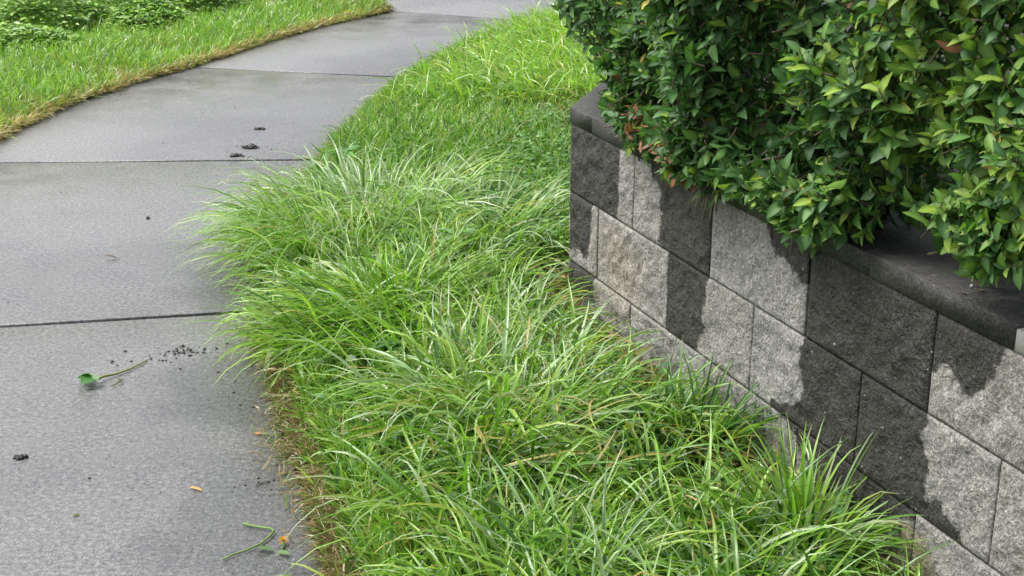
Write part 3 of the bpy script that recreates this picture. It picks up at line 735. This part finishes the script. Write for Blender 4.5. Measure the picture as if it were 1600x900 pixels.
# leafy bank at the road side of the verge
n = 21000
cx = np.array([(-2.95, 8.65, .42, .40, .22), (-2.5, 9.05, .40, .38, .20), (-3.15, 9.3, .3, .45, .17), (-2.15, 9.5, .36, .3, .18), (-2.85, 8.05, .42, .30, .10), (-1.85, 10.0, .36, .22, .14), (-2.5, 10.3, .6, .4, .2), (-2.25, 8.75, .3, .25, .12)])
q = cx[rng.integers(0, len(cx), n)]
a = rng.random(n)*6.283; r = np.sqrt(rng.random(n))*np.where(rng.random(n) < .2, 1.6, 1); X = q[:, 0]+q[:, 2]*r*np.cos(a); Y = q[:, 1]+q[:, 3]*r*np.sin(a)
Zt = 1.3*q[:, 4]*np.sqrt(np.clip(1-r**2, .03, 1))*(.65+.7*fbm(X, Y, 7, 2, 12)); Z = .02+Zt*(1-.5*rng.random(n)**3)
k = (X < -1.1) & (X > -3.5); P = np.stack([X, Y, Z], 1)[k]
weed_mass('leafy_weeds', 'bank of lush green leafy weeds on the roadside verge', P, .025, .055, .5, [(.15, .29, .055), (.19, .35, .06), (.24, .40, .075), (.11, .23, .05), (.30, .42, .15)])
# clover among the lawn by the wall corner
n = 3800
y = rng.uniform(4.0, 6.1, n); x = np.interp(y, [4, 6.1], [.0, .42])+rng.normal(0, .20, n); k = in_lawn(x, y, .1, .02); x, y = x[k], y[k]; n = len(x)
weed_mass('clover', 'small round-leaved clover patch in the lawn beside the wall end', np.stack([x, y, lawn_z(x, y)+rng.uniform(.03, .12, n)], 1), .016, .032, .75, [(.05, .15, .025), (.08, .19, .03), (.11, .23, .04)])
n = 900
y = rng.uniform(2.3, 4.0, n); x = edge_x(RE, y)+.1+(wall_x(y)-edge_x(RE, y)-.1)*rng.random(n)
weed_mass('low_herbs', 'tiny herb leaves growing low through the long grass', np.stack([x, y, lawn_z(x, y)+rng.uniform(.01, .10, n)], 1), .015, .035, .6, [(.05, .14, .04), (.08, .17, .06)])
# leaf litter
n = 700
y = rng.uniform(2.2, 4.2, n); x = wall_x(y)-.03-np.abs(rng.normal(0, .13, n)); k = in_lawn(x, y, .05, .01); x, y = x[k], y[k]; n = len(x)
weed_mass('leaf_litter', 'brown dead leaves lying in the grass along the wall foot', np.stack([x, y, lawn_z(x, y)+.012+rng.uniform(0, .02, n)], 1), .02, .05, .35, [(.16, .09, .05), (.28, .17, .08), (.09, .05, .03), (.36, .26, .12)])
def weed_plant(x, y, label, L, n, col, zf=lawn_z, z=.06):
    a = np.arange(n)*2.4+rng.random(n); d = np.stack([np.cos(a), np.sin(a), rng.uniform(.0, .7, n)], 1); d /= np.linalg.norm(d, axis=1, keepdims=True)
    nn = np.tile([0, 0, 1.0], (n, 1)); nn -= d*(nn*d).sum(1, keepdims=True); nn /= np.linalg.norm(nn, axis=1, keepdims=True)
    V, F, Cc = scatter_leaves(d*.01+np.array([0, 0, z]), d, nn, L*rng.uniform(.7, 1.1, n), L*.42*rng.uniform(.8, 1.2, n), np.array(col)*rng.uniform(.8, 1.2, (n, 1)), 2)
    o = link('broadleaf_weed', mesh_np('broadleaf_weed', V, F, M_weed, True, {'col': ('FLOAT_COLOR', Cc)}), loc=(x, y, float(zf(np.array([x]), np.array([y]))[0])))
    tag(o, label, 'weed')
weed_plant(-.16, 3.92, 'broad-leaved weed with grey-green leaves amid silvery dewy grass', .065, 9, (.11, .22, .08), z=.15)
weed_plant(-.28, 3.18, 'small broad-leaved weed hidden in bright grass near the path', .05, 8, (.09, .2, .07), z=.10)
weed_plant(-.62, 5.05, 'leafy weed poking out behind the big dewy tussock', .07, 9, (.08, .21, .04), z=.13)

# ------------------------------------------------------------------ water drops on the blades
D = np.concatenate(DEW); D = D[rng.random(len(D)) < min(1, 20000/len(D))]
phi = (1+5**.5)/2
IV = np.array([(-1, phi, 0), (1, phi, 0), (-1, -phi, 0), (1, -phi, 0), (0, -1, phi), (0, 1, phi), (0, -1, -phi), (0, 1, -phi), (phi, 0, -1), (phi, 0, 1), (-phi, 0, -1), (-phi, 0, 1)])/math.sqrt(1+phi*phi)
IF = np.array([(0, 11, 5), (0, 5, 1), (0, 1, 7), (0, 7, 10), (0, 10, 11), (1, 5, 9), (5, 11, 4), (11, 10, 2), (10, 7, 6), (7, 1, 8), (3, 9, 4), (3, 4, 2), (3, 2, 6), (3, 6, 8), (3, 8, 9), (4, 9, 5), (2, 4, 11), (6, 2, 10), (8, 6, 7), (9, 8, 1)])
rad = rng.uniform(.0006, .0018, len(D))
OV = np.array([(1, 0, 0), (0, 1, 0), (-1, 0, 0), (0, -1, 0), (0, 0, 1), (0, 0, -1)], float); OF = np.array([(0, 1, 4), (1, 2, 4), (2, 3, 4), (3, 0, 4), (1, 0, 5), (2, 1, 5), (3, 2, 5), (0, 3, 5)])
V = (D[:, None]+OV[None]*rad[:, None, None]).reshape(-1, 3); F = (OF[None]+(np.arange(len(D))*6)[:, None, None]).reshape(-1, 3)
o = link('water_drops', mesh_np('water_drops', V, F, M_dew, True)); tag(o, 'beads of rain water clinging to the grass blades', 'water drops', kind='stuff')

# ------------------------------------------------------------------ small things lying on the footpath
def flat_col(name, V, F, c, mat=None): return mesh_np(name, V, F, mat or M_weed, True, {'col': ('FLOAT_COLOR', np.tile(np.array(c, float), (len(V), 1)))})
def clod(name, x, y, r, label, mat, flat=.6, n=1):
    V = []; F = []; m = 10*n
    for k in range(m):
        rr = r*rng.uniform(.16, .42); d = r*rng.normal(0, .42, 2)*np.array([1.25, .8]); h = max(0, r*flat*.8*(1-np.hypot(*d)/r))*rng.random()
        q = IV*rr*rng.uniform(.55, 1.35, (12, 1))*np.array([1.15, 1, .75])+np.array([d[0], d[1], h+rr*.35]); q[:, 2] = np.maximum(q[:, 2], .0004)
        F.append(IF+len(V)*12); V.append(q)
    o = link(name, mesh_np(name, np.concatenate(V), np.concatenate(F), mat), loc=(x, y, .0)); tag(o, label, 'clod'); return o
clod('mud_clod', -1.098, 2.839, .013, 'dark brown lump of mud alone on the near footpath slab', M_dirt, .7, 3)
clod('mud_clod', -1.099, 5.77, .026, 'dark mud clod on the slab just past the footpath joint', M_dirt, .5, 5)
clod('mud_clod', -1.135, 5.625, .020, 'scattered mud clod lying right at the footpath joint', M_dirt, .45, 6)
clod('mud_clod', -1.275, 4.728, .011, 'small round black mud ball on the middle slab', M_dirt, .8, 1)
clod('mud_clod', -1.12, 6.12, .018, 'thin smear of mud beyond the larger mud clod', M_dirt, .3, 4)
# loose crumbs
V = []; F = []; nb = 0
spots = [(-.868, 3.485, .022, 46), (-.88, 3.47, .05, 22), (-.97, 3.43, .04, 8), (-.5, 2.75, .10, 26), (-.62, 3.2, .08, 20), (-1.1, 5.75, .10, 16), (-.9, 2.75, .5, 22), (-1.3, 4.3, .6, 24), (-1.3, 6.5, .7, 30), (-.9, 8.0, .6, 20)]
for cx, cy, sp, n in spots:
    for k in range(n):
        c = np.array([cx+rng.normal(0, sp), cy+rng.normal(0, sp*.8), 0]); r = rng.uniform(.001, .0034)*(1.25 if sp < .06 else 1)
        c[2] = r*.4
        if c[0] > edge_x(RE, c[1])-.02 or c[0] < edge_x(LE, c[1])+.03: continue
        V.append(IV*r*rng.uniform(.5, 1.3, (12, 1))*np.array([1.2, 1, .7])+c); F.append(IF+nb); nb += 12
o = link('soil_crumbs', mesh_np('soil_crumbs', np.concatenate(V), np.concatenate(F), M_dirt)); tag(o, 'dark soil crumbs scattered over the wet concrete footpath', 'soil', kind='stuff')

def path_leaf(name, x, y, rot, L, wd, c, label, shape=1, cat='leaf', tilt=.0):
    V0, F0, mid = SHAPES[shape]; V = V0*np.array([L, wd, L*.6]); V = V-np.array([L/2, 0, 0]); V[:, 2] -= V[:, 2].min()-.002
    o = link(name, mesh_np(name, V, F0, M_weed, True, {'col': ('FLOAT_COLOR', leaf_cols(mid*.4, c))}), loc=(x, y, 0)); o.rotation_euler = (tilt, 0, rot); tag(o, label, cat); return o
path_leaf('fallen_leaf', -.674, 2.685, -.35, .032, .011, (.62, .34, .10), 'small orange fallen leaf lying alone on the near slab')
path_leaf('fallen_leaf', -.588, 2.959, .2, .02, .012, (.48, .24, .11), 'tiny pink-brown leaf beside the ragged turf edge', 2)
path_leaf('fallen_leaf', -1.279, 4.261, .2, .05, .012, (.10, .06, .03), 'curled dark brown leaf on the middle slab', 4)
path_leaf('fallen_leaf', -.50, 2.76, .6, .024, .007, (.34, .27, .10), 'pale straw-coloured leaf scrap beside the turf edge', 0)
path_leaf('fallen_leaf', -.897, 2.573, .9, .016, .010, (.10, .13, .04), 'little olive leaf scrap alone on bare concrete', 3)

def stem_thing(name, segs, r0, r1, c, label, cat='weed'):
    P0 = np.array(segs[0][0]); V, F = tubes([[np.array(p)-P0*np.array([1, 1, 0]) for p in s] for s in segs], r0, r1, 6)
    o = link(name, flat_col(name, V, F, c), loc=(P0[0], P0[1], 0)); tag(o, label, cat); return o
# uprooted sprig: limp stalk with a curled green leaf at the end
sp = empty('uprooted_weed', (-1.045, 3.255, 0)); tag(sp, 'limp uprooted weed with curled green leaf and pale stalk', 'weed')
O = np.array([-1.045, 3.255, 0])
V, F = tubes([[np.array(p)-O for p in [(-1.045, 3.262, .012), (-1.035, 3.285, .010), (-1.01, 3.31, .006), (-.985, 3.345, .005), (-.965, 3.385, .005), (-.955, 3.41, .004)]]], .0036, .0018, 6)
link('stalk', flat_col('stalk', V, F, (.30, .32, .11)), sp)
V, F = tubes([[np.array(p)-O for p in [(-1.0, 3.285, .004), (-.985, 3.272, .007), (-.987, 3.252, .008), (-1.003, 3.235, .005)]]], .0022, .0016, 6)
link('stalk', flat_col('stalk', V, F, (.16, .19, .05)), sp)
for (dx, dy, dz, rot, L, wd, sh, tx) in [(-.004, .004, .016, 2.75, .046, .040, 4, .6), (-.006, .0, .022, -2.0, .042, .042, 2, -.3), (-.02, -.006, .020, -.4, .034, .034, 1, .4), (-.012, .004, .028, 3.4, .034, .032, 4, .3)]:
    V0, F0, mid = SHAPES[sh]
    o = link('leaf', mesh_np('leaf', V0*np.array([L, wd, L*.8]), F0, M_weed, True, {'col': ('FLOAT_COLOR', leaf_cols(mid*.5, (.045, .16, .022)))}), sp)
    o.location = (dx, dy, dz); o.rotation_euler = (tx, -.15, rot)
# broken dandelion: bent stem, torn leaf, flower head
stem_thing('broken_stem', [[(-.546, 2.53, .006), (-.52, 2.518, .006), (-.486, 2.507, .007), (-.478, 2.498, .007), (-.484, 2.475, .006), (-.497, 2.449, .005), (-.52, 2.424, .005), (-.545, 2.407, .005), (-.560, 2.391, .004)]], .0029, .0018, (.20, .32, .085), 'bent pale green hollow stem lying beside the yellow flower', 'stem')
O = np.array([-.453, 2.452, 0]); fl = empty('dandelion_flower', O); tag(fl, 'torn yellow dandelion flower head with ragged leaf on the footpath', 'flower')
V = []; F = []
for k in range(34):
    a = rng.random()*6.28; e = rng.uniform(.1, 1.3); L = rng.uniform(.008, .014); d = np.array([math.cos(a)*math.cos(e), math.sin(a)*math.cos(e), math.sin(e)]); s_ = np.array([-math.sin(a), math.cos(a), 0])*.0016
    b = len(V); c0 = np.array([0, 0.003, .006]); V += [c0+s_*.5, c0-s_*.5, c0+d*L-s_, c0+d*L+s_]; F.append([b, b+1, b+2, b+3])
link('petals', flat_col('petals', np.array(V), F, (.75, .36, .015)), fl)
V, F = tubes([[(.0, .003, .007), (.004, -.012, .006), (.002, -.028, .004)]], .0035, .0025, 6); link('stalk', flat_col('stalk', np.array(V), F, (.10, .17, .04)), fl)
for (dx, dy, rot, L, wd) in [(-.012, -.03, 2.9, .040, .016), (-.005, -.035, -.4, .028, .014), (-.03, -.028, 2.2, .02, .012)]:
    V0, F0, mid = SHAPES[1]; o = link('leaf', mesh_np('leaf', V0*np.array([L, wd, L*.5]), F0, M_weed, True, {'col': ('FLOAT_COLOR', leaf_cols(mid*.5, (.09, .17, .05)))}), fl); o.location = (dx, dy, .006); o.rotation_euler = (.2, -.1, rot)
V, F = tubes([[(-.55, 2.70, .003), (-.537, 2.712, .004), (-.528, 2.725, .003)]], .0014, .001, 5)
o = link('twig', mesh_np('twig', V-np.array([-.54, 2.71, 0]), F, M_twig), loc=(-.54, 2.71, 0)); tag(o, 'thin dark twig lying near the turf edge', 'twig')
# ragged roots and grass clippings by the turf edge
B = Blades(); n = 150
y = np.concatenate([rng.normal(2.93, .09, 70), rng.normal(2.66, .14, 45), rng.normal(3.5, .16, 35)]); x = edge_x(RE, y)-np.abs(rng.normal(0, .028, n))-.004
B.add(np.stack([x, y, np.full(n, .003)], 1), rng.random(n)*6.28, rng.uniform(.015, .06, n), rng.uniform(.002, .005, n), 0.05, .2, np.where(rng.random((n, 1)) < .55, np.array([[.30, .20, .09]]), np.array([[.15, .24, .05]])), nseg=3, fold=False, floor=.003)
o = B.build('clippings', M_grass); tag(o, 'dead and green grass clippings strewn on concrete by the turf', 'clippings', kind='stuff')
# a dry tuft of fibres hanging over the wall under the hedge
B = Blades(); n = 60; s = .86+rng.normal(0, .012, n); P = np.array([W(a, .004+.012*rng.random(), .60+rng.random()*.01) for a in s])
nx = math.atan2(Nv[1], Nv[0])
B.add(P-W(.86, 0, .6), nx+rng.normal(0, .5, n), rng.uniform(.06, .125, n), rng.uniform(.002, .004, n), rng.uniform(.2, .7, n), rng.uniform(1.9, 2.2, n), np.array([.15, .13, .09])*rng.uniform(.4, 1.3, (n, 1)), nseg=6, fold=False, pw=.5)
o = B.build('dried_weed', M_grass); o.location = W(.86, 0, .6); tag(o, 'wisp of dry grey fibres hanging over the wall below the hedge', 'dead plant')

# bits fallen on the cap
path_leaf('fallen_leaf', 0, 0, .5, .05, .012, (.42, .36, .16), 'pale yellowed leaf lying on the dark cap under the hedge', 1).location = W(1.46, -.10, .6005)
n = 70
sc_ = rng.uniform(.0, 1.9, n); oc_ = -rng.uniform(.01, .24, n)
P = np.array([W(a, b, .602) for a, b in zip(sc_, oc_)])
weed_mass('cap_litter', 'small dry petals and leaf scraps strewn on the wall cap', P, .006, .018, .45, [(.55, .52, .45), (.25, .17, .09), (.12, .09, .05)])
